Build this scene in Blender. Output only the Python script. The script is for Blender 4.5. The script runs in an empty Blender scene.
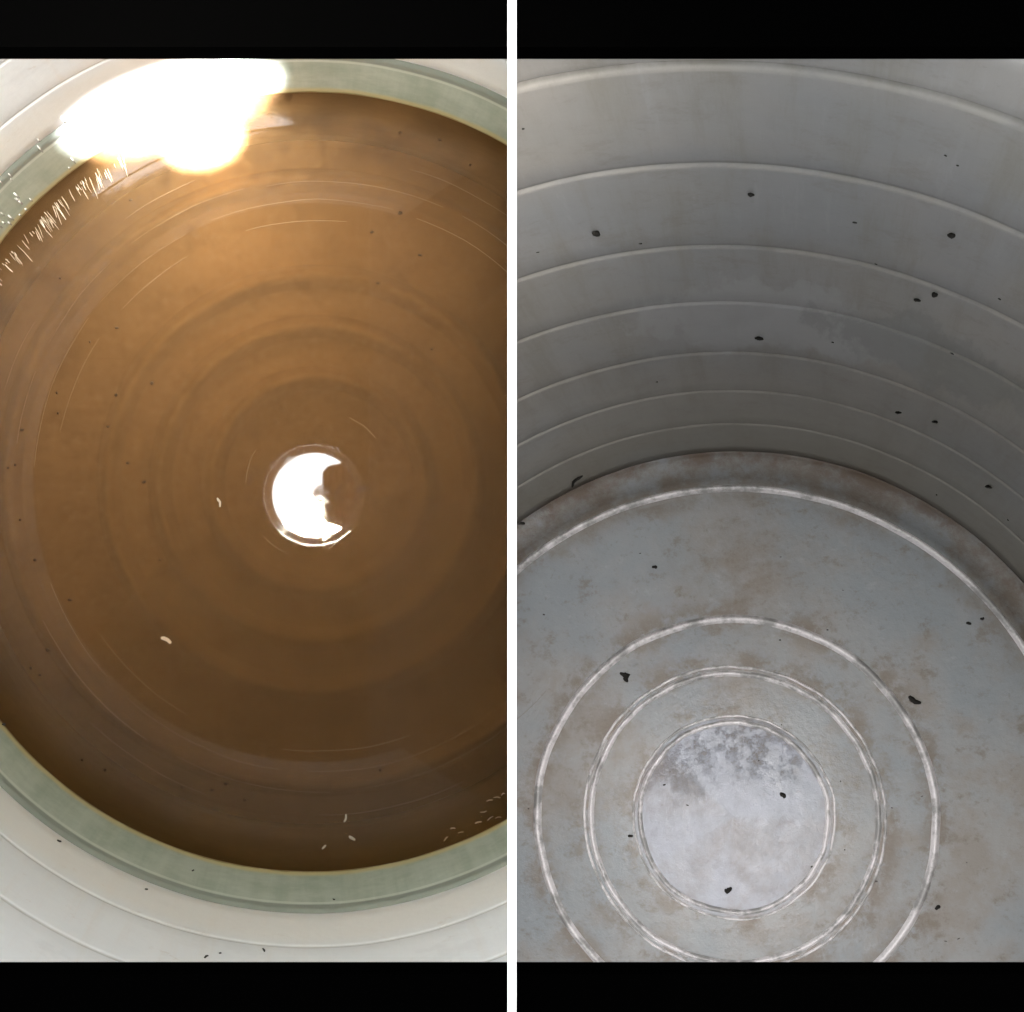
import bpy, bmesh, math, random
from mathutils import Vector, Matrix, noise
random.seed(7)
sc = bpy.context.scene
COL = sc.collection

# ------------------------------------------------------------------ camera
F = 1800.0                    # focal length in pixels of the 1024 wide frame
CX, CY = 512.0, 506.0
D = 2.6                       # camera height above the brown water
dl = Vector(((319 - CX) / F, -(483 - CY) / F, -1.0)).normalized()   # axis of the water tank
RM = dl.rotation_difference(Vector((0, 0, -1))).to_matrix()
CAM = Vector((0, 0, D))
cam = bpy.data.cameras.new('camera')
cam.sensor_fit = 'HORIZONTAL'
cam.sensor_width = 36.0
cam.lens = 36.0 * F / 1024.0
cam.clip_start = 0.02
cam.clip_end = 200
camo = bpy.data.objects.new('camera', cam)
COL.objects.link(camo)
CM = Matrix.Translation(CAM) @ RM.to_4x4()
camo.matrix_world = CM
sc.camera = camo
CXAX = RM @ Vector((1, 0, 0))


def ray(px, py):
    return (RM @ Vector(((px - CX) / F, -(py - CY) / F, -1.0))).normalized()


def cw(x, y, z):
    return CM @ Vector((x, y, -z))


# ------------------------------------------------------------------ light
w = bpy.data.worlds.new('World')
sc.world = w
w.use_nodes = True
w.node_tree.nodes['Background'].inputs[0].default_value = (0.90, 0.95, 1.0, 1)
w.node_tree.nodes['Background'].inputs[1].default_value = 3.7
sc.view_settings.view_transform = 'Standard'
sc.view_settings.look = 'None'
sc.view_settings.exposure = 0.0
sc.view_settings.gamma = 1.0
sc.cycles.use_denoising = True
sc.cycles.max_bounces = 8
sc.cycles.diffuse_bounces = 5
sc.cycles.sample_clamp_indirect = 8.0


def lamp(name, kind, loc, target, power, color=(1, 1, 1), **kw):
    l = bpy.data.lights.new(name, kind)
    l.energy = power
    l.color = color
    for k, v in kw.items():
        setattr(l, k, v)
    o = bpy.data.objects.new(name, l)
    COL.objects.link(o)
    o.location = loc
    o.rotation_euler = (Vector(target) - Vector(loc)).to_track_quat('-Z', 'Y').to_euler()
    return o


# bright sky over the manhole
HX, HY = -0.013, -0.034       # centre of the manhole
HZ = D + 0.06
HOLE = Vector((HX, HY, HZ))
lamp('sky_over_manhole', 'AREA', (HX, HY, 4.0), (HX, HY, 0), 640, (1, 0.99, 0.97), shape='DISK', size=1.7)
RW = 389.0 / F * D * 0.9945
GAZ = math.atan2(-(92 - 483), 168 - 319)
GD = Vector((math.cos(GAZ), math.sin(GAZ), 0))
# added glow lamp with no source of its own: thrown by the manhole as a soft patch on the far half of the water
cl = HOLE + Vector((0.11, -0.25, 1.30))
lamp('added_glow', 'AREA', cl, HOLE + GD * 0.05, 1150, (1, 0.93, 0.84), shape='DISK', size=0.55)
# sunbeam that falls through the manhole on the far wall and the waterline
hit = GD * (RW * 0.985) + Vector((0, 0, 0.095))
hd = (HOLE - hit).normalized()
sb = lamp('sunbeam', 'SPOT', HOLE + hd * 0.22, hit, 100000, (0.97, 0.97, 1.0),
          spot_size=math.radians(6.8), spot_blend=1.0, shadow_soft_size=0.008)
sb.scale = (1.0, 0.36, 1.0)
# added narrower spot that shapes the lower lobe of the glare on the water
GA2 = math.atan2(-(110 - 483), 193 - 319)
hit2 = Vector((math.cos(GA2), math.sin(GA2), 0)) * (RW * 0.92) + Vector((0, 0, 0.0))
s2 = lamp('sunbeam', 'SPOT', HOLE + hd * 0.22 + Vector((-0.02, 0, 0)), hit2, 90000, (1, 0.97, 0.92),
          spot_size=math.radians(3.0), spot_blend=1.0, shadow_soft_size=0.008)
s2.scale = (0.9, 0.6, 1.0)
# added flash stand-in, no real torch, under the near crossbar over the empty tank
lamp('added_flash_spot', 'SPOT', cw(0.036, -0.328, 1.20), cw(0.0, -1.05, 2.7), 84, (1.0, 0.96, 0.93),
     spot_size=math.radians(106), spot_blend=1.0, shadow_soft_size=0.014)


# ------------------------------------------------------------------ node helper
class NT:
    def __init__(s, name):
        s.m = bpy.data.materials.new(name)
        s.m.use_nodes = True
        s.t = s.m.node_tree
        s.p = s.t.nodes['Principled BSDF']
        s.out = s.t.nodes['Material Output']
        s._tc = None

    def n(s, typ, **kw):
        x = s.t.nodes.new(typ)
        for k, v in kw.items():
            setattr(x, k, v)
        return x

    def l(s, a, b):
        s.t.links.new(a, b)

    def put(s, sock, v):
        if isinstance(v, bpy.types.NodeSocket):
            s.l(v, sock)
        else:
            if sock.type == 'RGBA' and len(v) == 3:
                v = (*v, 1)
            sock.default_value = v

    @property
    def co(s):
        if s._tc is None:
            s._tc = s.n('ShaderNodeTexCoord').outputs['Object']
        return s._tc

    def math(s, op, a, b=0.0, c=0.0, clamp=False):
        x = s.n('ShaderNodeMath', operation=op, use_clamp=clamp)
        for i, v in enumerate((a, b, c)):
            s.put(x.inputs[i], v)
        return x.outputs[0]

    def noise(s, scale, detail=4, rough=0.55, vec=None, sv=None):
        x = s.n('ShaderNodeTexNoise')
        v = vec if vec is not None else s.co
        if sv:
            m = s.n('ShaderNodeMapping')
            s.l(v, m.inputs[0])
            m.inputs['Scale'].default_value = sv
            v = m.outputs[0]
        s.l(v, x.inputs['Vector'])
        x.inputs['Scale'].default_value = scale
        x.inputs['Detail'].default_value = detail
        x.inputs['Roughness'].default_value = rough
        return x.outputs[0]

    def step(s, v, a, b, lo=0.0, hi=1.0):
        x = s.n('ShaderNodeMapRange', interpolation_type='SMOOTHSTEP')
        s.put(x.inputs[0], v)
        for i, k in enumerate((a, b, lo, hi)):
            s.put(x.inputs[i + 1], k)
        return x.outputs[0]

    def mix(s, f, a, b):
        x = s.n('ShaderNodeMix', data_type='RGBA')
        s.put(x.inputs[0], f)
        s.put(x.inputs[6], a)
        s.put(x.inputs[7], b)
        return x.outputs[2]

    def xyz(s):
        x = s.n('ShaderNodeSeparateXYZ')
        s.l(s.co, x.inputs[0])
        return x.outputs

    def radius(s):
        c = s.xyz()
        return s.math('SQRT', s.math('ADD', s.math('MULTIPLY', c[0], c[0]), s.math('MULTIPLY', c[1], c[1])))

    def polar(s, rs=1.0):
        """vector (cos, sin, z) seamless round a wall, for streaks"""
        return s.co

    def dist(s, p):
        x = s.n('ShaderNodeVectorMath', operation='DISTANCE')
        s.l(s.co, x.inputs[0])
        x.inputs[1].default_value = p
        return x.outputs['Value']

    def bump(s, h, strength=0.3, dist=0.01):
        b = s.n('ShaderNodeBump')
        s.put(b.inputs['Height'], h)
        b.inputs['Strength'].default_value = strength
        b.inputs['Distance'].default_value = dist
        s.l(b.outputs[0], s.p.inputs['Normal'])

    def done(s, col=None, rough=None, spec=None, ior=None):
        if col is not None:
            s.put(s.p.inputs['Base Color'], col)
        if rough is not None:
            s.put(s.p.inputs['Roughness'], rough)
        if spec is not None:
            s.p.inputs['Specular IOR Level'].default_value = spec
        if ior is not None:
            s.p.inputs['IOR'].default_value = ior
        return s.m


def plain(name, col, rough=0.6, spec=0.5, var=0.25, scale=40):
    t = NT(name)
    nz = t.noise(scale)
    c = t.mix(nz, tuple(x * (1 - var) for x in col), tuple(min(1, x * (1 + var)) for x in col))
    return t.done(c, rough, spec)


# ------------------------------------------------------------------ object helpers
def link(o, parent=None):
    COL.objects.link(o)
    if parent is not None:
        o.parent = parent
    return o


def meshobj(name, bm, mat, parent=None, M=None, smooth=True):
    me = bpy.data.meshes.new(name)
    bm.to_mesh(me)
    bm.free()
    if smooth:
        me.polygons.foreach_set('use_smooth', [True] * len(me.polygons))
    me.materials.append(mat)
    o = bpy.data.objects.new(name, me)
    link(o, parent)
    if M is not None:
        o.matrix_world = M
    return o


def tag(o, label=None, cat=None, group=None, kind=None):
    for k, v in (('label', label), ('category', cat), ('group', group), ('kind', kind)):
        if v:
            o[k] = v
    return o


def empty(name, M, label, cat, group=None):
    o = bpy.data.objects.new(name, None)
    link(o)
    o.matrix_world = M
    return tag(o, label, cat, group)


def revolve(profile, segs=320, wob=0.0, closed=False, seed=0.0):
    """surface of revolution about local Z; profile of (r, z)"""
    bm = bmesh.new()
    rows = []
    for r, z in profile:
        if r < 1e-6:
            rows.append([bm.verts.new((0, 0, z))])
            continue
        row = []
        for i in range(segs):
            a = 2 * math.pi * i / segs
            k = r
            if wob:
                k += wob * (noise.noise(Vector((math.cos(a) * 2.2, math.sin(a) * 2.2, seed + z * 1.5)))
                            + 0.5 * noise.noise(Vector((math.cos(a) * 7, math.sin(a) * 7, seed + z * 3))))
            row.append(bm.verts.new((k * math.cos(a), k * math.sin(a), z)))
        rows.append(row)
    pairs = list(zip(rows, rows[1:]))
    if closed:
        pairs.append((rows[-1], rows[0]))
    for A, B in pairs:
        if len(A) == 1 and len(B) == 1:
            continue
        for i in range(segs):
            j = (i + 1) % segs
            if len(A) == 1:
                bm.faces.new((A[0], B[i], B[j]))
            elif len(B) == 1:
                bm.faces.new((A[i], B[0], A[j]))
            else:
                bm.faces.new((A[i], B[i], B[j], A[j]))
    bmesh.ops.recalc_face_normals(bm, faces=bm.faces)
    return bm


def clip(bm, M, side):
    """cut away what lies beyond the dividing board; side -1 keeps the left, +1 the right"""
    n = CXAX * (-side)
    p = CAM + CXAX * (side * 0.0016)
    Mi = M.inverted()
    lp = Mi @ p
    ln = (Mi.to_3x3() @ n).normalized()
    bmesh.ops.bisect_plane(bm, geom=bm.verts[:] + bm.edges[:] + bm.faces[:], plane_co=lp, plane_no=ln, clear_outer=True)
    return bm


def boxbm(bm, c, s, M=None):
    r = bmesh.ops.create_cube(bm, size=1)
    for v in r['verts']:
        v.co = Vector((v.co.x * s[0] + c[0], v.co.y * s[1] + c[1], v.co.z * s[2] + c[2]))
        if M is not None:
            v.co = M @ v.co
    return r['verts']


def bump_profile(r, z, wdt, hgt, n=8):
    """points of a rounded ridge on a floor profile centred on r"""
    return [(r - wdt / 2 + wdt * i / n, z + hgt * math.sin(math.pi * i / n) ** 1.3) for i in range(n + 1)]


# ------------------------------------------------------------------ ground
t = NT('concrete')
gm = t.done(t.mix(t.noise(6, 8), (0.16, 0.155, 0.15), (0.26, 0.255, 0.245)), 0.9)
bm = bmesh.new()
bmesh.ops.create_grid(bm, x_segments=4, y_segments=4, size=30)
g = meshobj('ground', bm, gm, M=Matrix.Translation((0, 0, -0.47)))
tag(g, kind='structure')

# ------------------------------------------------------------------ water tank (left)
ML = Matrix.Identity(4)


def zw(px):                   # height of the wall ring seen px from the tank axis
    return D * (1 - 389.0 / px)


Z1, Z2, Z3 = zw(429.5), zw(464), zw(511)
ZTOP = 1.02
FLZ = -0.36
t = NT('white_plastic')
c = t.xyz()
ang = t.noise(5, 4, 0.6)
streak = t.noise(1, 6, 0.65, sv=(42, 42, 1.8))
fine = t.noise(60, 3)
base = t.mix(ang, (0.80, 0.815, 0.815), (0.875, 0.885, 0.89))
base = t.mix(t.math('MULTIPLY', t.step(streak, 0.5, 0.75), 0.3), base, (0.78, 0.72, 0.66))
base = t.mix(t.math('MULTIPLY', t.step(t.noise(23, 7, 0.75), 0.60, 0.70), 0.45), base, (0.62, 0.54, 0.46))
base = t.mix(t.math('MULTIPLY', t.step(t.noise(8, 4, 0.6), 0.56, 0.64), 0.22), base, (0.66, 0.66, 0.66))
warm = t.math('MULTIPLY', t.step(c[2], Z1, Z1 + 0.03), t.step(c[2], Z2 + 0.02, Z2 - 0.06))
base = t.mix(t.math('MULTIPLY', warm, 0.55), base, (0.86, 0.815, 0.74))
zz = t.math('ADD', c[2], t.math('MULTIPLY', t.math('SUBTRACT', t.noise(16, 6, 0.7), 0.5), 0.022))
green = t.step(zz, Z1 - 0.002, Z1 - 0.008)
gcol = t.mix(t.step(t.math('ADD', t.math('MULTIPLY', t.noise(11, 7, 0.7), 0.6), t.math('MULTIPLY', streak, 0.4)), 0.36, 0.64), (0.30, 0.35, 0.285), (0.46, 0.50, 0.43))
base = t.mix(green, base, gcol)
base = t.mix(t.math('MULTIPLY', t.step(zz, 0.040, 0.018), 0.8), base, (0.60, 0.50, 0.24))
base = t.mix(t.step(zz, 0.010, 0.003), base, (0.22, 0.15, 0.05))
for zr, wd, k, lc in ((zw(425.5), 0.022, 0.85, (0.185, 0.20, 0.175)), (zw(420.8), 0.008, 0.6, (0.66, 0.68, 0.62)),
                      (Z2 + 0.006, 0.008, 0.55, (0.42, 0.41, 0.37)), (Z3 + 0.006, 0.008, 0.55, (0.42, 0.41, 0.37))):
    ln = t.step(t.math('ABSOLUTE', t.math('SUBTRACT', c[2], zr)), wd, wd * 0.6, 0, k)
    base = t.mix(ln, base, lc)  # groove shade and pale lip light painted in at the ring heights
t.bump(t.math('ADD', t.math('MULTIPLY', streak, 0.5), fine), 0.12, 0.004)
white_pl = t.done(base, t.math('ADD', 0.32, t.math('MULTIPLY', fine, 0.2)), 0.45)

ltank = empty('plastic_tank', ML, 'white plastic tank half full of murky brown water with greenish band at waterline', 'tank')


def wall_profile(R0, rings, ztop, flare=0.0, zbot=0.0, dep=0.008, wid=0.016, thick=0.012, gap=0.0):
    p = [(R0 * (1 + flare * zbot), zbot)]

    def R(z):
        return R0 * (1 + flare * z)
    z = zbot
    for zr, dp, wd in rings:
        k = int((zr - wd - z) / 0.05)
        for i in range(1, k + 1):
            zi = z + (zr - wd - z) * i / (k + 1)
            p.append((R(zi), zi))
        p += [(R(zr - wd), zr - wd), (R(zr - wd * .6), zr - wd * .6), (R(zr - wd * .3) + dp * .25, zr - wd * .3),
              (R(zr + wd * .1) + dp * .9, zr + wd * .1), (R(zr + wd * .35) + dp, zr + wd * .35), (R(zr + wd * .7) + dp * .3, zr + wd * .7),
              (R(zr + wd), zr + wd)]
        z = zr + wd
    for i in range(1, 7):
        zi = z + (ztop - z) * i / 6
        p.append((R(zi), zi))
    p += [(R(ztop) + 0.004, ztop + 0.006), (R(ztop) + 0.03, ztop + 0.006), (R(ztop) + 0.03, ztop - 0.012), (R(ztop) + thick + dep, ztop - 0.014)]
    p.append((R(zbot) + thick + dep, zbot))
    return p


prof = wall_profile(RW, [(Z1 - 0.010, 0.008, 0.020), (Z2, 0.0020, 0.008), (Z3, 0.0020, 0.008), (zw(566), .002, .008)], ZTOP, 0.0, FLZ)
bm = revolve(prof, 360, 0.0012, closed=True, seed=1)
clip(bm, ML, -1)
meshobj('wall', bm, white_pl, ltank, ML)
# silted floor with moulded rings
t = NT('silted_plastic')
silt = t.done(t.mix(t.noise(14, 6), (0.24, 0.125, 0.045), (0.34, 0.19, 0.07)), 0.7)
fp = [(0, 0)]
for r in (105, 155, 205, 300):
    rr = r / F * (D - FLZ)
    fp += bump_profile(rr, 0, 0.045, 0.03)
fp += [(RW + 0.010, 0), (RW + 0.010, -0.012), (0, -0.012)]
bm = revolve(fp, 240)
clip(bm, Matrix.Translation((0, 0, FLZ - 0.002)), -1)
meshobj('floor', bm, silt, ltank, Matrix.Translation((0, 0, FLZ - 0.002)))

# murky water
t = NT('murky_water')
nz = t.noise(3.0, 5, 0.6)
n2 = t.noise(24, 6, 0.72)
n3 = t.noise(95, 4, 0.7)
rd = t.radius()
wc = t.mix(nz, (0.104, 0.056, 0.0235), (0.144, 0.078, 0.034))
wc = t.mix(t.math('MULTIPLY', t.step(n2, 0.50, 0.66), 0.45), wc, (0.066, 0.038, 0.018))
wc = t.mix(t.math('MULTIPLY', t.step(n2, 0.46, 0.30), 0.22), wc, (0.195, 0.110, 0.048))
wc = t.mix(t.math('MULTIPLY', t.step(n3, 0.50, 0.64), 0.45), wc, (0.068, 0.039, 0.019))
wc = t.mix(t.math('MULTIPLY', t.step(n3, 0.46, 0.34), 0.30), wc, (0.215, 0.128, 0.063))
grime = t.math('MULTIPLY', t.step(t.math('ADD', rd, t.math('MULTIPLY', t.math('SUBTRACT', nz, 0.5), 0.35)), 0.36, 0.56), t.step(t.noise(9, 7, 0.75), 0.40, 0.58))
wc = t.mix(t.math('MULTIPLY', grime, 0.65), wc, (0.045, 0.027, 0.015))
wav = t.math('ADD', t.noise(2.0, 2, 0.4), t.math('MULTIPLY', t.noise(30, 3, 0.5), 0.012))
t.bump(wav, 0.03, 0.01)
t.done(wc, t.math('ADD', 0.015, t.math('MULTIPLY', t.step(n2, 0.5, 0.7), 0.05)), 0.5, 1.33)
tr = t.n('ShaderNodeBsdfTransparent')
tr.inputs[0].default_value = (0.95, 0.80, 0.55, 1)
mx = t.n('ShaderNodeMixShader')
mx.inputs[0].default_value = 0.30
t.l(t.p.outputs[0], mx.inputs[1])
t.l(tr.outputs[0], mx.inputs[2])
t.l(mx.outputs[0], t.out.inputs[0])
water_m = t.m
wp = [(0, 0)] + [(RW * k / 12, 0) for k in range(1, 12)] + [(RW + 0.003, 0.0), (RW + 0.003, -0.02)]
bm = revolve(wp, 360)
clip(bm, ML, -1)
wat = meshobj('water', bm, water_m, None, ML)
tag(wat, kind='structure')

# ------------------------------------------------------------------ empty tank (right)
PZ = 2.75
P0 = cw((733.3 - CX) / F * PZ, -(816.7 - CY) / F * PZ, PZ)
NA = (RM @ Vector((-0.1534, 0.1374, 0.9786))).normalized()
xa = (CXAX - NA * CXAX.dot(NA)).normalized()
ya = NA.cross(xa)
MR = Matrix.Translation(P0) @ Matrix((xa, ya, NA)).transposed().to_4x4()
MRI = MR.inverted()
u = PZ / F
RA, RB, RC, RD, RE = [k * u for k in (101.1, 150.3, 199.7, 331.3, 369.7)]
HS = [k * PZ for k in (.072, .145, .216, .295, .367, .451, .529)]
FL = 0.2 / PZ
ZT = 0.565 * PZ


def on_right(px, py):
    """point and normal (world) of the empty tank's inside under a pixel"""
    o = MRI @ CAM
    d = (MRI.to_3x3() @ ray(px, py)).normalized()
    tt = -o.z / d.z
    q = o + d * tt
    if math.hypot(q.x, q.y) < RE:
        return MR @ q, NA.copy()
    # cone r = RE (1 + FL z)
    a = d.x ** 2 + d.y ** 2 - (RE * FL * d.z) ** 2
    r0 = RE * (1 + FL * o.z)
    b = 2 * (o.x * d.x + o.y * d.y - r0 * RE * FL * d.z)
    c_ = o.x ** 2 + o.y ** 2 - r0 ** 2
    disc = math.sqrt(max(0, b * b - 4 * a * c_))
    ts = [x for x in ((-b - disc) / (2 * a), (-b + disc) / (2 * a)) if x > 0]
    tt = max(ts) if ts else tt
    q = o + d * tt
    n = Vector((-q.x, -q.y, 0)).normalized()
    return MR @ q, (MR.to_3x3() @ n).normalized()


def grey_plastic(name, floor):
    t = NT(name)
    c = t.xyz()
    r = t.radius()
    big = t.noise(4.0, 5, 0.6)
    mid = t.noise(12, 7, 0.7)
    mid2 = t.noise(19, 8, 0.75, sv=(1, 1.25, 1))
    fin = t.noise(85, 5, 0.75)
    st = t.noise(1, 6, 0.7, sv=(30, 30, 2.2))
    warmz = t.step(t.noise(2.2, 3, 0.5), 0.40, 0.62)
    if floor:
        b = t.mix(t.step(big, 0.35, 0.65), (0.218, 0.246, 0.268), (0.270, 0.274, 0.275))
        blot = t.math('ADD', t.math('MULTIPLY', mid, 0.55), t.math('MULTIPLY', big, 0.45))
        b = t.mix(t.math('MULTIPLY', t.step(blot, 0.47, 0.62), 0.55), b, (0.205, 0.172, 0.138))
        b = t.mix(t.math('MULTIPLY', t.step(mid2, 0.53, 0.68), 0.62), b, (0.150, 0.117, 0.086))
        b = t.mix(t.math('MULTIPLY', t.step(mid2, 0.42, 0.33), 0.30), b, (0.33, 0.35, 0.37))
        b = t.mix(t.math('MULTIPLY', t.step(fin, 0.56, 0.70), 0.35), b, (0.125, 0.105, 0.085))
        # silt caught along the rings
        for rr in (RA, RB, RC):
            k = t.step(t.math('ABSOLUTE', t.math('SUBTRACT', r, rr + 0.002)), 0.034, 0.004)
            b = t.mix(t.math('MULTIPLY', t.math('MULTIPLY', k, t.step(t.math('ADD', mid, t.math('MULTIPLY', fin, 0.3)), 0.58, 0.74)), 0.75), b, (0.150, 0.118, 0.090))
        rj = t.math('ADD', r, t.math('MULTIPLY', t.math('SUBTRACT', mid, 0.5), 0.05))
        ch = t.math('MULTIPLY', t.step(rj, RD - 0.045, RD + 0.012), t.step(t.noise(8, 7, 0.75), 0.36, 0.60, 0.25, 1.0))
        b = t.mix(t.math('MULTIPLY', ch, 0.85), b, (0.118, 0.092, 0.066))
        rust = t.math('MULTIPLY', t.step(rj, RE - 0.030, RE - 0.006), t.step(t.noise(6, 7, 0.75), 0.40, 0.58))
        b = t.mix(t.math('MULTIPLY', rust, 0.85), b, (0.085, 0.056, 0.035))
        for px, py, r0, kk in ((748, 572, 0.15, 0.55), (738, 688, 0.07, 0.6), (560, 800, 0.07, 0.4), (850, 770, 0.06, 0.45)):
            pc = MRI @ on_right(px, py)[0]
            dd = t.math('ADD', t.dist(pc), t.math('MULTIPLY', t.math('SUBTRACT', mid, 0.5), 0.30))
            b = t.mix(t.math('MULTIPLY', t.step(dd, r0, 0.0, 0, kk), t.step(mid2, 0.35, 0.6, 0.35, 1.0)), b, (0.168, 0.132, 0.098))
        inner = t.step(r, RA + 0.002, RA - 0.012)
        b = t.mix(t.math('MULTIPLY', inner, t.step(mid, 0.35, 0.6, 0.75, 0.35)), b, (0.35, 0.375, 0.46))
        # flaking silt on the centre disc
        fl = t.math('MULTIPLY', t.step(t.math('ADD', t.math('MULTIPLY', t.noise(38, 9, 0.85), 0.7), t.math('MULTIPLY', big, 0.3)), 0.47, 0.565), inner)
        fl = t.math('MULTIPLY', fl, t.step(t.math('ADD', c[1], t.math('MULTIPLY', t.math('SUBTRACT', mid, 0.5), 0.25)), 0.03, 0.12, 0.06, 1.0))
        b = t.mix(t.math('MULTIPLY', fl, 0.72), b, (0.195, 0.162, 0.135))
        t.bump(t.math('ADD', t.math('ADD', t.math('MULTIPLY', mid, 0.8), t.math('MULTIPLY', fin, 0.5)), t.math('MULTIPLY', fl, 0.35)), 0.35, 0.006)
        wet = t.math('MULTIPLY', t.step(t.noise(34, 6, 0.7), 0.48, 0.60), t.step(r, RA, RA * .6))
        rg = t.math('ADD', t.math('SUBTRACT', t.step(r, 0.12, 0.3, 0.28, 0.46), t.math('MULTIPLY', wet, 0.09)), t.math('ADD', t.math('MULTIPLY', mid2, 0.18), t.math('MULTIPLY', fl, 0.25)))
    else:
        b = t.mix(t.step(big, 0.35, 0.65), (0.240, 0.246, 0.252), (0.275, 0.268, 0.262))
        b = t.mix(t.math('MULTIPLY', warmz, 0.45), b, (0.262, 0.240, 0.205))
        b = t.mix(t.math('MULTIPLY', t.step(st, 0.45, 0.68), 0.50), b, (0.190, 0.178, 0.145))
        b = t.mix(t.math('MULTIPLY', t.step(st, 0.43, 0.28), 0.40), b, (0.315, 0.315, 0.325))
        b = t.mix(t.math('MULTIPLY', t.step(mid2, 0.52, 0.68), 0.35), b, (0.185, 0.170, 0.140))
        b = t.mix(t.math('MULTIPLY', t.step(fin, 0.58, 0.74), 0.28), b, (0.150, 0.140, 0.118))
        # darker, yellower lower courses
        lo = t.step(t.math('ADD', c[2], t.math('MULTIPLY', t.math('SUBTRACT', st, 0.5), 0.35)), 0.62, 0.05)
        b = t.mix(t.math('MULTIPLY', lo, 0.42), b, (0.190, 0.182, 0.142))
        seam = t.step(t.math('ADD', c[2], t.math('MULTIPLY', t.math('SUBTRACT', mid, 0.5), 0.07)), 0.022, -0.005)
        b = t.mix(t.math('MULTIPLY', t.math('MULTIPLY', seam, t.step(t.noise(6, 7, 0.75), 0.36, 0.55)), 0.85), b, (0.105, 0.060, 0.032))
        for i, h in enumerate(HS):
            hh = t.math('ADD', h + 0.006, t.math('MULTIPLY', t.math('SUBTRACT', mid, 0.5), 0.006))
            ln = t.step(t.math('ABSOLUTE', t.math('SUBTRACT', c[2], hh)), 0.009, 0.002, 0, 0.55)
            b = t.mix(t.math('MULTIPLY', ln, t.step(st, 0.25, 0.6, 0.5, 1.0)), b, (0.095, 0.090, 0.076))  # shade of each groove recess painted dark
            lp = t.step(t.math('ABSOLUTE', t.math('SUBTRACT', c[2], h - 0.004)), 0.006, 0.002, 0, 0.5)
            b = t.mix(t.math('MULTIPLY', lp, t.step(mid2, 0.35, 0.6)), b, (0.36, 0.345, 0.315))  # lit lip below each groove painted paler
        # washed patch with drips, and a damp patch to the right of it
        dn = t.math('MULTIPLY', t.math('SUBTRACT', t.noise(1, 5, 0.65, sv=(20, 20, 5)), 0.5), 0.30)
        for px, py, r0, col, k in ((770, 318, 0.155, (0.315, 0.318, 0.325), 0.65), (850, 335, 0.125, (0.315, 0.318, 0.325), 0.65), (925, 352, 0.13, (0.155, 0.160, 0.150), 0.5)):
            pc = MRI @ on_right(px, py)[0]
            dd = t.math('ADD', t.dist(pc), dn)
            b = t.mix(t.step(dd, r0, r0 - 0.035, 0, k), b, col)
        t.bump(t.math('ADD', t.math('MULTIPLY', mid, 0.6), t.math('MULTIPLY', fin, 0.5)), 0.16, 0.004)
        rg = t.math('ADD', 0.36, t.math('MULTIPLY', mid2, 0.25))
    return t.done(b, rg, 0.5)


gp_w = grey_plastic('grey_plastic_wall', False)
gp_f = grey_plastic('grey_plastic_floor', True)
t = NT('scuff_highlight_ring')
sn = t.noise(11, 7, 0.75)
sg = t.noise(45, 5, 0.7)
t.bump(t.math('ADD', t.noise(38, 4), sg), 0.45, 0.006)
sb_ = t.math('ADD', t.math('MULTIPLY', sn, 0.7), t.math('MULTIPLY', sg, 0.3))
rc = t.mix(t.step(sb_, 0.42, 0.56), (0.32, 0.32, 0.32), (0.74, 0.72, 0.74))  # scuffs whitened to paint broken highlights along the ridges
rc = t.mix(t.math('MULTIPLY', t.step(sg, 0.60, 0.72), 0.35), rc, (0.18, 0.155, 0.13))
ring_m = t.done(rc, t.step(sb_, 0.36, 0.6, 0.48, 0.26), 0.5)

rtank = empty('plastic_tank', MR, 'empty grey plastic tank washed out, with grooved wall and ringed floor', 'tank')
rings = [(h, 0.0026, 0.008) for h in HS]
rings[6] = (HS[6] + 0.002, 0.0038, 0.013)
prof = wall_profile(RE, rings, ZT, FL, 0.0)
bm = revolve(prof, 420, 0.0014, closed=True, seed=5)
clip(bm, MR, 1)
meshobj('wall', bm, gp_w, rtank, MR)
# floor
fp = [(0, 0.0), (RA * 0.15, 0.0), (RA * 0.4, 0.0), (RA * .7, 0.0), (RA - 0.02, 0.0), (RA + 0.012, 0.0), (RB - 0.02, -0.001), (RC - 0.012, -0.001),
      (RC + 0.012, -0.002), (RD - 0.012, -0.002)]
fp += [(RD - 0.006, -0.001), (RD + 0.003, 0.003), (RD + 0.010, 0.0035), (RD + 0.018, 0.000), (RD + 0.028, -0.003)]
fp += [(RE - 0.02, -0.003), (RE - 0.007, -0.001), (RE - 0.002, 0.003), (RE + 0.004, 0.007), (RE + 0.004, -0.02), (0, -0.02)]
bm = revolve(fp, 420, 0.0022, seed=9)
clip(bm, MR, 1)
meshobj('floor', bm, gp_f, rtank, MR)


def ringbm(r0, dbl, seed, w1=0.0125, h1=0.0085):
    z0 = -0.0025
    if dbl:
        p = bump_profile(r0 - 0.0115, z0, w1 * .85, h1, 6) + bump_profile(r0 - 0.001, z0, w1 * 0.45, h1 * .6, 6)
    else:
        p = bump_profile(r0 - 0.003, z0, w1 * 1.15, h1, 8)
    return revolve(p, 420, 0.0026, seed=seed)


for r0, dbl, sd in ((RA, True, 2), (RB, True, 4), (RC, False, 6), (RD, None, 8)):
    if dbl is None:
        bm = revolve(bump_profile(RD + 0.002, -0.002, 0.015, 0.0095, 8), 420, 0.0018, seed=9)
    else:
        bm = ringbm(r0, dbl, sd)
    clip(bm, MR, 1)
    meshobj('floor_ring', bm, ring_m, rtank, MR)

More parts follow.
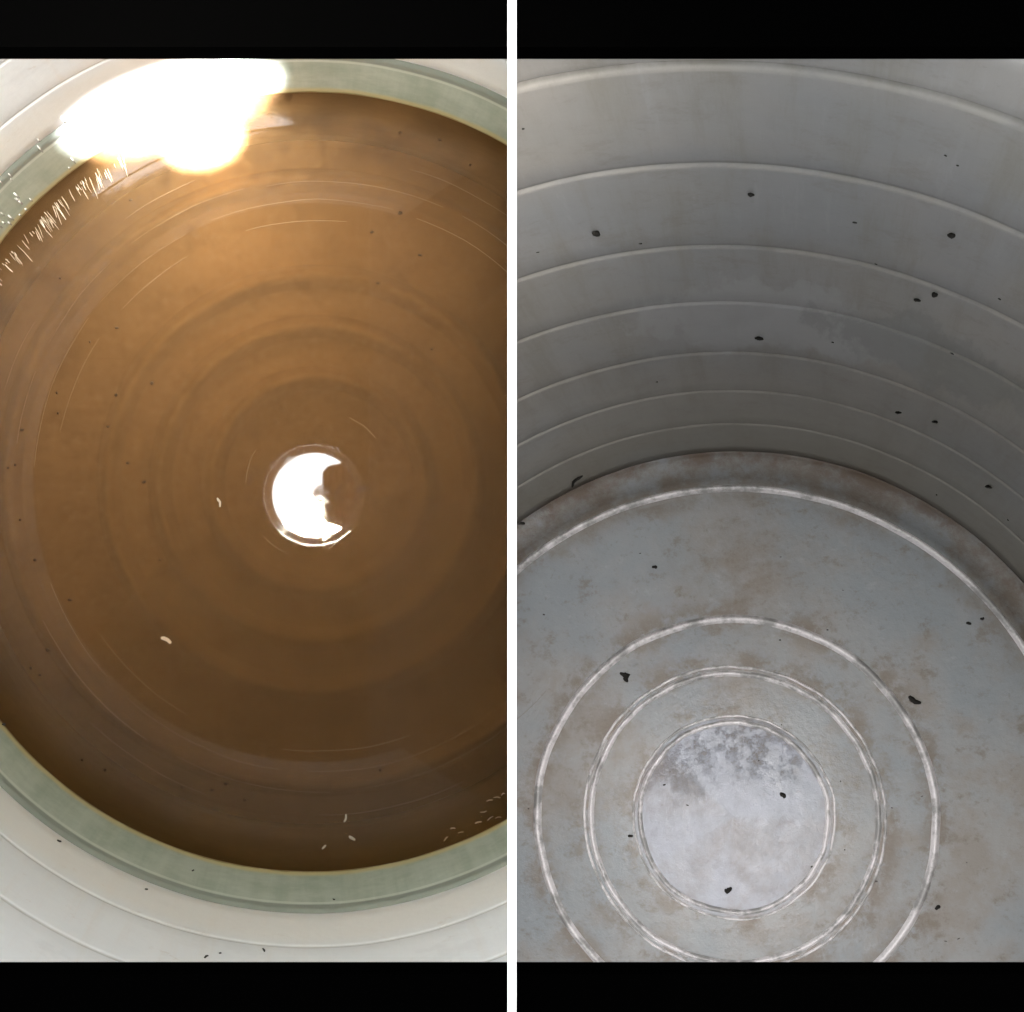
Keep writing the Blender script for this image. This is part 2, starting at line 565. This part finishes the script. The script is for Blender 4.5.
# ------------------------------------------------------------------ added dividing board and black border bars
white_paint = plain('white_paint', (0.92, 0.92, 0.92), 0.5, 0.3, 0.02)
board_m = plain('darkened_board', (0.20, 0.185, 0.165), 0.6, 0.3, 0.1, 12)  # darkened so the board's edge fades in the water's mirror image
TP = 1.10
HW = 4.5 / F * TP
bm = bmesh.new()
boxbm(bm, (0, 0, -(TP + 0.006 + 3.0) / 2), (HW * 1.6, 1.7, 3.0 - TP - 0.006))  # added board, carries the white border strip between the tanks
board = meshobj('added_divider', bm, board_m, None, CM, False)
tag(board, 'added dividing board whose white top edge makes the border strip between the two tanks', 'board')
bm = bmesh.new()
boxbm(bm, (0, 0, -(TP + 0.003)), (HW * 2, 1.7, 0.006))
bmesh.ops.bevel(bm, geom=bm.edges[:], offset=0.0004, segments=1, affect='EDGES')
meshobj('cap', bm, white_paint, board, CM, False)

black = NT('black_paint')
black.p.inputs['Base Color'].default_value = (0.0003, 0.0003, 0.0003, 1)
black.p.inputs['Roughness'].default_value = 0.95
black.p.inputs['Specular IOR Level'].default_value = 0.0
black = black.m
frame = empty('border_bars', CM, 'added black border bars over the tank tops, built on four outer posts', 'frame')  # bars added as black borders; the frame and posts are made up
for sx in (-1, 1):
    for sy, e in ((1, (506 - 59.0)), (-1, (962 - 506.0))):
        y0 = e / F * 1.15
        y1 = y0 + 0.06
        bm = bmesh.new()
        x0, x1 = HW * 0.82, 1.05
        boxbm(bm, (sx * (x0 + x1) / 2, sy * (y0 + y1) / 2, -1.135), (x1 - x0, y1 - y0, 0.03))
        meshobj('border_bar', bm, black, frame, CM, False)
        bm = bmesh.new()
        boxbm(bm, (sx * 1.03, sy * (y0 + y1) / 2, -2.05), (0.04, 0.05, 1.80))
        meshobj('post', bm, black, frame, CM, False)

# ------------------------------------------------------------------ roof with the manhole
HR = 2 * D * 46.0 / F * 1.012
ZR = D + 0.06
roof_m = plain('roof_plastic', (0.10, 0.095, 0.085), 0.5, 0.4, 0.08, 6)  # base colour darkened as shade, so the bars' reflection fades
rp = [(HR + 0.012, ZR), (1.25, ZR - 0.02), (1.25, ZR + 0.004), (HR + 0.014, ZR + 0.024)]
roof = meshobj('tank_roof', revolve(rp, 160, closed=True), roof_m, None, Matrix.Translation((HX, HY, 0)))
tag(roof, 'dark plastic roof panel above the tanks with a round manhole', 'roof')
cp = [(HR, ZR - 0.004), (HR + 0.010, ZR - 0.008), (HR + 0.0115, ZR), (HR + 0.0115, ZR + 0.085), (HR - 0.010, ZR + 0.085), (HR - 0.0085, ZR + 0.055), (HR - 0.004, ZR + 0.05)]
t = NT('translucent_neck')
t.done((0.85, 0.78, 0.74), 0.4, 0.4)
tl = t.n('ShaderNodeBsdfTranslucent')
tl.inputs[0].default_value = (0.9, 0.78, 0.70, 1)
mx = t.n('ShaderNodeMixShader')
mx.inputs[0].default_value = 0.7
t.l(t.p.outputs[0], mx.inputs[1])
t.l(tl.outputs[0], mx.inputs[2])
t.l(mx.outputs[0], t.out.inputs[0])
meshobj('manhole_collar', revolve(cp, 160, closed=True), t.m, roof, Matrix.Translation((HX, HY, 0)))


# ------------------------------------------------------------------ person over the manhole
def skin_mesh(name, verts, edges, radii, mat, parent, root=0, levels=2):
    me = bpy.data.meshes.new(name)
    me.from_pydata(verts, edges, [])
    o = bpy.data.objects.new(name, me)
    COL.objects.link(o)
    o.modifiers.new('skin', 'SKIN')
    sv = me.skin_vertices[0].data if me.skin_vertices else None
    if sv is None:
        bm = bmesh.new()
        bm.from_mesh(me)
        bm.verts.layers.skin.verify()
        bm.to_mesh(me)
        bm.free()
        sv = me.skin_vertices[0].data
    for i, r in enumerate(radii):
        sv[i].radius = r if isinstance(r, tuple) else (r, r)
        sv[i].use_root = (i == root)
    m = o.modifiers.new('sub', 'SUBSURF')
    m.levels = levels
    dg = bpy.context.evaluated_depsgraph_get()
    dg.update()
    out = bpy.data.meshes.new_from_object(o.evaluated_get(dg))
    bpy.data.objects.remove(o)
    out.name = name
    out.materials.clear()
    out.materials.append(mat)
    out.polygons.foreach_set('use_smooth', [True] * len(out.polygons))
    r = bpy.data.objects.new(name, out)
    link(r, parent)
    return r


skin_m = plain('skin', (0.34, 0.19, 0.13), 0.5, 0.4, 0.1, 20)
shirt_m = plain('red_shirt', (0.26, 0.055, 0.035), 0.85, 0.2, 0.2, 30)
trouser_m = plain('dark_trousers', (0.05, 0.05, 0.06), 0.9, 0.2, 0.2, 30)
hair_m = plain('dark_hair', (0.02, 0.014, 0.01), 0.6, 0.3, 0.3, 60)
PM = Matrix.Translation((HX, HY, 0))
per = empty('person', Matrix.Translation((HX + 0.6, HY, HZ)),
            'person in a red shirt kneeling over the manhole, mirrored in the brown water', 'person')
bpy.context.view_layer.update()
V, E_, Rr = [], [], []


def jv(p, r, par=None):
    V.append((p[0] - 0.6, p[1], p[2] - HZ))
    Rr.append(r)
    if par is not None:
        E_.append((par, len(V) - 1))
    return len(V) - 1


pel = jv((.66, 0, 2.98), (.13, .10))
wai = jv((.57, 0, 3.10), (.12, .09), pel)
che = jv((.47, 0, 3.24), (.135, .10), wai)
nk = jv((.40, 0, 3.32), .055, che)
hd0 = jv((.31, 0, 3.335), .078, nk)
hd1 = jv((.175, 0, 3.312), .112, hd0)
hd2 = jv((.09, 0, 3.250), .100, hd1)
for sy in (-1, 1):
    sh = jv((.44, .17 * sy, 3.22), .06, che)
    el = jv((.30, .235 * sy, 3.06), .045, sh)
    wr = jv((.165, .115 * sy, 2.965), .027, el)
    pa = jv((.125, .092 * sy, 2.955), (.022, .030), wr)
    pb = jv((.085, .084 * sy, 2.952), (.016, .032), pa)
    for k in range(4):
        f0 = jv((.095 - .018 * k, .080 * sy, 2.940), .0095, pb)
        f1 = jv((.092 - .019 * k, .066 * sy, 2.917), .009, f0)
        jv((.090 - .019 * k, (.040 - .004 * (k % 2)) * sy, 2.914), .008, f1)
    t0 = jv((.105, .066 * sy, 2.955), .011, pa)
    jv((.085, .045 * sy, 2.948), .009, t0)
    hp = jv((.66, .10 * sy, 2.93), .085, pel)
    kn = jv((.46, .15 * sy, 2.745), .065, hp)
    an = jv((.80, .14 * sy, 2.715), .04, kn)
    jv((.93, .14 * sy, 2.70), .03, an)
skin_mesh('body', V, E_, Rr, skin_m, per, pel)


def cloth(name, pts, edges, mat):
    return skin_mesh(name, [(p[0] - .6, p[1], p[2] - HZ) for p, _ in pts], edges, [r for _, r in pts], mat, per, 0)


cloth('shirt', [((.65, 0, 3.0), (.145, .112)), ((.57, 0, 3.10), (.135, .105)), ((.47, 0, 3.24), (.15, .115)), ((.42, 0, 3.295), .07),
                ((.44, .17, 3.22), .075), ((.30, .235, 3.06), .06), ((.155, .105, 2.975), .045),
                ((.44, -.17, 3.22), .075), ((.30, -.235, 3.06), .06), ((.155, -.105, 2.975), .045)],
      [(0, 1), (1, 2), (2, 3), (2, 4), (4, 5), (5, 6), (2, 7), (7, 8), (8, 9)], shirt_m)
cloth('trousers', [((.67, 0, 2.97), (.14, .11)), ((.66, .10, 2.93), .098), ((.46, .15, 2.750), .076), ((.78, .14, 2.725), .052),
                   ((.66, -.10, 2.93), .098), ((.46, -.15, 2.750), .076), ((.78, -.14, 2.725), .052)],
      [(0, 1), (1, 2), (2, 3), (0, 4), (4, 5), (5, 6)], trouser_m)
cloth('hair', [((.30, 0, 3.372), .085), ((.195, 0, 3.37), .108), ((.11, 0, 3.34), .088)], [(0, 1), (1, 2)], hair_m)
for sy in (-1, 1):
    bm = bmesh.new()
    bmesh.ops.create_uvsphere(bm, u_segments=12, v_segments=8, radius=.013)
    meshobj('eye', bm, plain('eye_white', (.7, .7, .68), .2), per, Matrix.Translation((HX + .103, HY + .026 * sy, 3.238)))
    bm = bmesh.new()
    bmesh.ops.create_uvsphere(bm, u_segments=12, v_segments=8, radius=1, matrix=Matrix.Diagonal((.03, .010, .035, 1)))
    meshobj('ear', bm, skin_m, per, Matrix.Translation((HX + .165, HY + .080 * sy, 3.30)))
bm = bmesh.new()
bmesh.ops.create_cone(bm, segments=10, radius1=.018, radius2=.008, depth=.04, cap_ends=True)
meshobj('nose', bm, skin_m, per, Matrix.Translation((HX + .114, HY, 3.222)))
bm = bmesh.new()
bmesh.ops.create_uvsphere(bm, u_segments=12, v_segments=6, radius=1, matrix=Matrix.Diagonal((.008, .024, .006, 1)))
meshobj('mouth', bm, shirt_m, per, Matrix.Translation((HX + .138, HY, 3.222)))

phone_m = plain('phone_case', (0.035, 0.025, 0.02), 0.4, 0.4, 0.1)
bm = bmesh.new()
boxbm(bm, (0, 0, 0), (.074, .152, .010))
bmesh.ops.bevel(bm, geom=bm.edges[:], offset=0.004, segments=3, affect='EDGES')
ph = meshobj('phone', bm, phone_m, None, Matrix.Translation((HX + .060, HY, 2.932)))
tag(ph, 'dark phone held flat in both hands over the manhole, seen mirrored in the water', 'phone')
bm = bmesh.new()
bmesh.ops.create_cone(bm, segments=32, radius1=.020, radius2=.026, depth=.008, cap_ends=True)
meshobj('lens_mount', bm, plain('grey_lens', (.30, .28, .29), .4), ph, Matrix.Translation((HX + .020, HY + .004, 2.922)))


# ------------------------------------------------------------------ small things
def crumb(name, path, rad, mat, seed, squash=0.8):
    """small lumpy crumb grown along a path of local points (x, y) in metres"""
    bm = bmesh.new()
    rows = []
    N = len(path)
    for i, (x, y) in enumerate(path):
        a = Vector(path[max(i - 1, 0)])
        b = Vector(path[min(i + 1, N - 1)])
        d = (b - a).normalized()
        nn = Vector((-d.y, d.x))
        f = math.sin(math.pi * (i + .6) / (N + .2)) ** 0.5
        row = []
        for k in range(7):
            th = 2 * math.pi * k / 7
            rr = rad * f * (1 + 0.55 * noise.noise(Vector((x * 300 + k * 1.7, y * 300, seed))))
            row.append(bm.verts.new((x + nn.x * rr * math.cos(th), y + nn.y * rr * math.cos(th), rr * squash * math.sin(th) + rad * squash * .7)))
        rows.append(row)
    for A, B in zip(rows, rows[1:]):
        for k in range(7):
            bm.faces.new((A[k], A[(k + 1) % 7], B[(k + 1) % 7], B[k]))
    bm.faces.new(rows[0][::-1])
    bm.faces.new(rows[-1])
    me = bpy.data.meshes.new(name)
    bm.to_mesh(me)
    bm.free()
    me.polygons.foreach_set('use_smooth', [True] * len(me.polygons))
    me.materials.append(mat)
    o = bpy.data.objects.new(name, me)
    return link(o)


def frame_at(p, n):
    x = (CXAX - n * CXAX.dot(n)).normalized()
    y = n.cross(x)
    return Matrix.Translation(p) @ Matrix((x, y, n)).transposed().to_4x4()


def path_px(pts, c, M):
    """pixel polyline -> local points on the plane of M"""
    o = M.inverted()
    P = M.translation
    n = M.to_3x3() @ Vector((0, 0, 1))
    out = []
    for x, y in pts:
        d = ray(x, y)
        tt = (P - CAM).dot(n) / d.dot(n)
        q = o @ (CAM + d * tt)
        out.append((q.x, q.y))
    return out


speck_m = plain('grey_dirt', (0.05, 0.047, 0.042), 0.8, 0.2, 0.4, 300)
dark = plain('dark_debris', (0.016, 0.015, 0.013), 0.8, 0.2, 0.4, 300)
PX = 2.6 / F
big_bits = [
    ([(620, 673), (624, 675), (628, 675), (625, 679), (628, 682)], 2.7, 'black curled grub of debris between the two outer floor rings of the empty tank'),
    ([(909, 696), (911, 699), (915, 702), (921, 703)], 2.7, 'black curved grub of debris right of the outermost floor ring'),
    ([(780, 793), (783, 795), (785, 798)], 2.4, 'short black bit of debris right of the centre inside the inner floor ring'),
    ([(725, 889), (727, 892), (730, 889), (731, 887)], 2.4, 'black crumb of debris near the bottom inside the inner floor ring'),
    ([(572, 486), (573, 481), (577, 478), (582, 475)], 2.0, 'dark curled strand of debris low on the wall at left above the floor seam'),
    ([(517, 524), (521, 523), (525, 524)], 1.8, 'dark crumb on the floor seam beside the dividing board'),
    ([(593, 231), (596, 232), (598, 234)], 2.2, 'black oval fleck high on the left of the empty tank wall'),
    ([(755, 337), (759, 337), (763, 338)], 1.9, 'dark flat fleck on the washed patch of the wall'),
    ([(748, 193), (751, 193), (754, 194)], 1.7, 'dark fleck just under the second groove of the wall'),
    ([(933, 292), (935, 293), (938, 294)], 2.1, 'dark fleck right on the wall beside the washed patch'),
    ([(915, 299), (918, 299), (921, 300)], 1.5, 'small grey fleck left of the fleck beside the washed patch'),
    ([(949, 234), (952, 234), (955, 234)], 2.0, 'dark fleck on the right wall just below the second groove'),
    ([(652, 567), (655, 567), (657, 568)], 1.7, 'small black fleck alone on the upper floor of the empty tank'),
    ([(935, 909), (938, 907), (940, 906)], 2.0, 'black crumb on the floor at lower right outside the rings'),
    ([(933, 421), (936, 421), (938, 422)], 1.6, 'dark fleck on the lower wall to the right'),
    ([(896, 412), (898, 412), (901, 412)], 1.4, 'dim fleck on the lower wall left of its darker neighbour'),
    ([(628, 836), (631, 836), (633, 836)], 1.5, 'small dark fleck between the inner and middle floor rings at left'),
    ([(966, 623), (968, 623), (971, 624)], 1.6, 'dark fleck on the floor near the right edge under the rim line'),
    ([(980, 619), (982, 619), (984, 618)], 1.4, 'tiny dark fleck right of another near the right rim line'),
    ([(986, 486), (989, 486), (992, 487)], 1.6, 'dark fleck on the wall at far right above the brown seam'),
]
for i, (pts, r, lab) in enumerate(big_bits):
    c = pts[len(pts) // 2]
    p, n = on_right(*c)
    M = frame_at(p + n * 0.0005, n)
    pp = path_px(pts, c, M)
    # finer path
    q = []
    for (a, b) in zip(pp, pp[1:]):
        q += [(a[0] + (b[0] - a[0]) * k / 3, a[1] + (b[1] - a[1]) * k / 3) for k in range(3)]
    q.append(pp[-1])
    o = crumb('debris_crumb', q, r * PX, dark, i * 3.1)
    o.matrix_world = M
    tag(o, lab, 'debris')
rnd = random.Random(3)
NUM = 'zero one two three four five six seven'.split()
for i in range(34):
    while True:
        x, y = rnd.uniform(522, 1018), rnd.uniform(80, 950)
        p, n = on_right(x, y)
        if rnd.random() < (1.0 if x > 760 else 0.5):
            break
    M = frame_at(p + n * 0.0003, n)
    L = rnd.uniform(.5, 1.4) * PX
    a = rnd.uniform(-.5, .5)
    o = crumb('dirt_speck', [(-L * math.cos(a), -L * math.sin(a)), (0, 0), (L * math.cos(a), L * math.sin(a))], rnd.uniform(.4, .85) * PX, speck_m, i)
    o.matrix_world = M
    q = MRI @ p
    if math.hypot(q.x, q.y) < RE - .004 and q.z < .01:
        rr = math.hypot(q.x, q.y)
        zone = ('inside the inner floor ring' if rr < RA else 'between the inner and middle floor rings' if rr < RB else 'between the middle and outer floor rings' if rr < RC
                else 'on the floor outside the three rings' if rr < RD else 'in the channel under the wall')
    else:
        k = sum(q.z > h for h in HS)
        zone = 'on the wall just above the floor seam' if k == 0 else 'on the wall above the top groove' if k == 7 else f'on the wall between grooves {NUM[k]} and {NUM[k + 1]} from below'
    side = 'left part' if x < 690 else 'middle' if x < 850 else 'right part'
    tag(o, f'tiny dark dirt speck {zone}, {side}', 'speck', 'dirt specks in the empty tank')

# on the brown water
pale = plain('husk_and_drip_reflection', (0.50, 0.43, 0.35), 0.6, 0.3, 0.2, 200)
pale2 = plain('scum_and_drip_reflection', (0.33, 0.25, 0.18), 0.6, 0.3, 0.2, 200)
silt_d = plain('dark_silt', (0.055, 0.03, 0.013), 0.8, 0.2, 0.3, 200)


def on_water(px, py, z=0.0):
    d = ray(px, py)
    return CAM + d * ((z - D) / d.z)


def water_bit(name, pts, r, mat, seed, lab, cat, group=None, squash=0.4):
    c = pts[len(pts) // 2]
    M = Matrix.Translation(on_water(*c))
    q = path_px(pts, c, M)
    if len(q) < 4:
        q2 = []
        for a, b in zip(q, q[1:]):
            q2 += [a, ((a[0] + b[0]) / 2, (a[1] + b[1]) / 2)]
        q = q2 + [q[-1]]
    o = crumb(name, q, r * PX, mat, seed, squash)
    o.matrix_world = M
    return tag(o, lab, cat, group)


water_bit('grub', [(161, 638), (164, 638), (168, 640), (171, 643)], 1.8, plain('pale_grub', (.75, .66, .55), .5), 1,
          'pale curved grub floating alone on the dark water at lower left', 'grub', squash=.8)
water_bit('husk', [(217, 498), (220, 502), (220, 507)], 1.2, pale, 2, 'pale thin husk floating left of the mirrored manhole', 'husk')
water_bit('husk', [(344, 822), (346, 818), (346, 814)], 1.1, pale, 3, 'upper pale husk above the bottom waterline', 'husk')
water_bit('husk', [(349, 836), (352, 838), (355, 840)], 1.5, pale, 4, 'lower bright husk above the bottom waterline', 'husk')
water_bit('husk', [(322, 849), (324, 847), (326, 845)], 1.1, pale, 5, 'faint husk left of the two above the bottom waterline', 'husk')
a0, a1 = math.atan2(483 - 300, -2 - 319), math.atan2(483 - 142, 160 - 319)
groups = [rnd.random() for _ in range(16)]
for i in range(88):  # streaks added on the water to imitate reflections of wall drips
    f = min(.995, max(.005, rnd.choice(groups) + rnd.gauss(0, .022))) if i % 3 else rnd.random()
    a = a0 + (a1 - a0) * f
    r1 = 386 - abs(rnd.gauss(0, 5))
    ln = rnd.choice((4, 7, 11, 15, 20)) * rnd.uniform(.7, 1.2) * (.7 + .4 * f)
    tw = rnd.gauss(-.22, .10)
    p1 = (319 + r1 * math.cos(a), 483 - r1 * math.sin(a))
    p2 = (p1[0] - ln * math.cos(a + tw), p1[1] + ln * math.sin(a + tw))
    pm = ((p1[0] + p2[0]) / 2 + rnd.uniform(-.5, .5), (p1[1] + p2[1]) / 2)
    water_bit('drip_reflection', [p1, pm, p2], rnd.uniform(.22, .60), rnd.choice((pale, pale2, pale2)), i,
              'short pale streak imitating a mirrored wall drip along the upper left waterline', 'scum streak', 'mirrored drip streaks along the waterline')
for i, (x, y) in enumerate([(497, 797), (503, 793), (489, 800), (498, 817), (490, 818), (478, 822), (452, 828), (461, 832), (446, 838), (484, 812)]):
    water_bit('scum_fleck', [(x - rnd.uniform(1, 4), y + rnd.uniform(0, 4)), (x, y), (x + rnd.uniform(1, 5), y - rnd.uniform(-1, 3))], rnd.uniform(.35, .8), pale2, i,
              'pale fleck of scum on the dark water at lower right by the board', 'scum fleck', 'scum flecks by the dividing board')
HOURS = 'twelve one two three four five six seven eight nine ten eleven'.split()


def clock(x, y, cx=315, cy=494):
    return HOURS[int(round(math.degrees(math.atan2(x - cx, cy - y)) / 30)) % 12]


def reach(x, y, cx=319, cy=483):
    d = math.hypot(x - cx, y - cy)
    return 'close to the waterline' if d > 345 else 'out towards the edge' if d > 285 else 'midway out' if d > 190 else 'near the mirrored manhole'


flecks = [(8, 468), (15, 465), (57, 393), (58, 413), (144, 482), (108, 427), (117, 328), (90, 342), (40, 675), (31, 668), (82, 760), (182, 787), (226, 784),
          (400, 133), (372, 232), (378, 283), (400, 213), (432, 349), (128, 463), (60, 278), (131, 200), (48, 650), (22, 430), (70, 600), (212, 790), (116, 395),
          (152, 383), (440, 140), (470, 165), (420, 255), (105, 770), (20, 520), (35, 560), (160, 560), (245, 800), (380, 770)]
for i, (x, y) in enumerate(flecks):
    L = rnd.uniform(.8, 2.2)
    water_bit('silt_fleck', [(x - L, y + rnd.uniform(-1, 1)), (x, y), (x + L, y + rnd.uniform(-1, 1))], rnd.uniform(.9, 2.0), silt_d, i,
              f'dark silt fleck at {clock(x, y)} o\'clock from the mirrored manhole, {reach(x, y)}', 'silt fleck', 'silt flecks on the water', squash=.25)


# on the white wall above the water
def on_left_wall(px, py):
    d = ray(px, py)
    o = CAM
    a = d.x ** 2 + d.y ** 2
    tt = RW / math.sqrt(a)
    q = o + d * tt
    return q, Vector((-q.x, -q.y, 0)).normalized()


wall_bits = [([(1, 725), (3, 725), (5, 724)], 1.6, 'black speck on the green band at the left edge of the photo'),
             ([(55, 840), (59, 842), (61, 842)], 1.3, 'dark fleck on the white wall below the green band at lower left'),
             ([(144, 890), (146, 890), (148, 890)], 1.2, 'dark dot on the white wall right of the other fleck'),
             ([(191, 872), (193, 871), (194, 870)], .9, 'faint dark dot on the green band at the bottom'),
             ([(203, 960), (206, 957), (209, 956)], 1.1, 'dark speck on the white wall by the lower edge'),
             ([(218, 954), (220, 954), (221, 953)], 1.0, 'dark dot right of the speck by the lower edge'),
             ([(332, 899), (334, 900), (336, 900)], .9, 'faint dot under the green band right of the bottom centre'),
             ([(262, 948), (264, 951), (265, 953)], 1.0, 'grey smudge fleck on the white wall under the ring line')]
for i, (pts, r, lab) in enumerate(wall_bits):
    p, n = on_left_wall(*pts[1])
    M = frame_at(p + n * .0004, n)
    q = [(a * .55, b * .55) for a, b in path_px(pts, pts[1], M)]
    o = crumb('debris_crumb', q, r * PX * .9, speck_m, i + 40)
    o.matrix_world = M
    tag(o, lab, 'debris')
dropm = plain('wet_drop', (.85, .85, .83), .12, .8, .05)
for i in range(60):
    f = rnd.random()
    a = math.radians(118 + 44 * f)
    rp_ = rnd.choice((402, 406, 410, 416, 434, 440)) + rnd.uniform(-4, 4)
    x, y = 319 + rp_ * math.cos(a), 483 - rp_ * math.sin(a)
    if x < 2 or y < 66:
        continue
    p, n = on_left_wall(x, y)
    M = frame_at(p, n)
    ln = rnd.choice((2, 3, 5, 8)) * rnd.uniform(.8, 1.2)
    pts = [(x, y), (x + ln / 2 * math.cos(a), y - ln / 2 * math.sin(a)), (x + ln * math.cos(a), y - ln * math.sin(a))]
    o = crumb('water_drop', path_px(pts, pts[1], M), rnd.uniform(.4, 1.1) * PX, dropm, i + 80, .5)
    o.matrix_world = M
    tag(o, 'small wet drop running down the white wall above the upper left waterline', 'drop', 'drops on the white wall')


# thin arcs laid on the water to imitate the mirrored wall rings
def thread(r, d0, d1, rad, seed):
    N = max(6, int(abs(d1 - d0) / 2.5))
    pts = []
    for k in range(N + 1):
        a = math.radians(d0 + (d1 - d0) * k / N)
        rr = r + 1.2 * noise.noise(Vector((a * 6, seed, 0)))
        pts.append((319 + rr * math.cos(a), 486 - rr * math.sin(a)))
    bm = bmesh.new()
    rows = []
    for k, (x, y) in enumerate(pts):
        c = on_water(x, y, 0.0)
        rad_v = Vector((c.x, c.y, 0)).normalized()
        f = math.sin(math.pi * (k + .4) / (N + .8)) ** .4 * (0.7 + 0.6 * abs(noise.noise(Vector((k * .9, seed, 3)))))
        rows.append([bm.verts.new(c + rad_v * (rad * PX * f * m) + Vector((0, 0, h * rad * PX))) for m, h in ((-1, .1), (0, .9), (1, .1))])
    for A, B in zip(rows, rows[1:]):
        bm.faces.new((A[0], A[1], B[1], B[0]))
        bm.faces.new((A[1], A[2], B[2], B[1]))
        bm.faces.new((A[2], A[0], B[0], B[2]))
    bm.faces.new(rows[0])
    bm.faces.new(rows[-1])
    bmesh.ops.recalc_face_normals(bm, faces=bm.faces)
    return meshobj('ring_reflection_arc', bm, thr_m, None, None, False)


thr_m = plain('ring_reflection_arc', (0.150, 0.092, 0.048), 0.6, 0.3, 0.3, 150)
k = 0
for r, spans in ((306, ((40, 62), (66, 100), (104, 128), (133, 152), (158, 172), (206, 236), (242, 272), (276, 318))),
                 (286, ((44, 70), (75, 112), (118, 140), (144, 176), (200, 222), (228, 262), (268, 305))),
                 (265, ((84, 106), (120, 138), (146, 168), (214, 240), (262, 290))),
                 (329, ((52, 74), (112, 126), (150, 163), (226, 250), (270, 296))),
                 (74, ((40, 66), (150, 178), (222, 246)))):
    for d0, d1 in spans:
        k += 1
        o = thread(r + rnd.uniform(-1.5, 1.5), d0, d1, rnd.uniform(.22, .5), k * 1.7)
        m = math.radians((d0 + d1) / 2)
        wh = {306: 'second outermost', 286: 'third outermost', 265: 'fourth outermost', 329: 'outermost', 74: 'innermost'}[r]
        hr = clock(319 + 100 * math.cos(m), 486 - 100 * math.sin(m), 319, 486)
        tag(o, f'thin arc imitating a mirrored wall ring, {wh} circle on the brown water, at {hr} o\'clock', 'scum thread', 'mirrored ring arcs on the water')
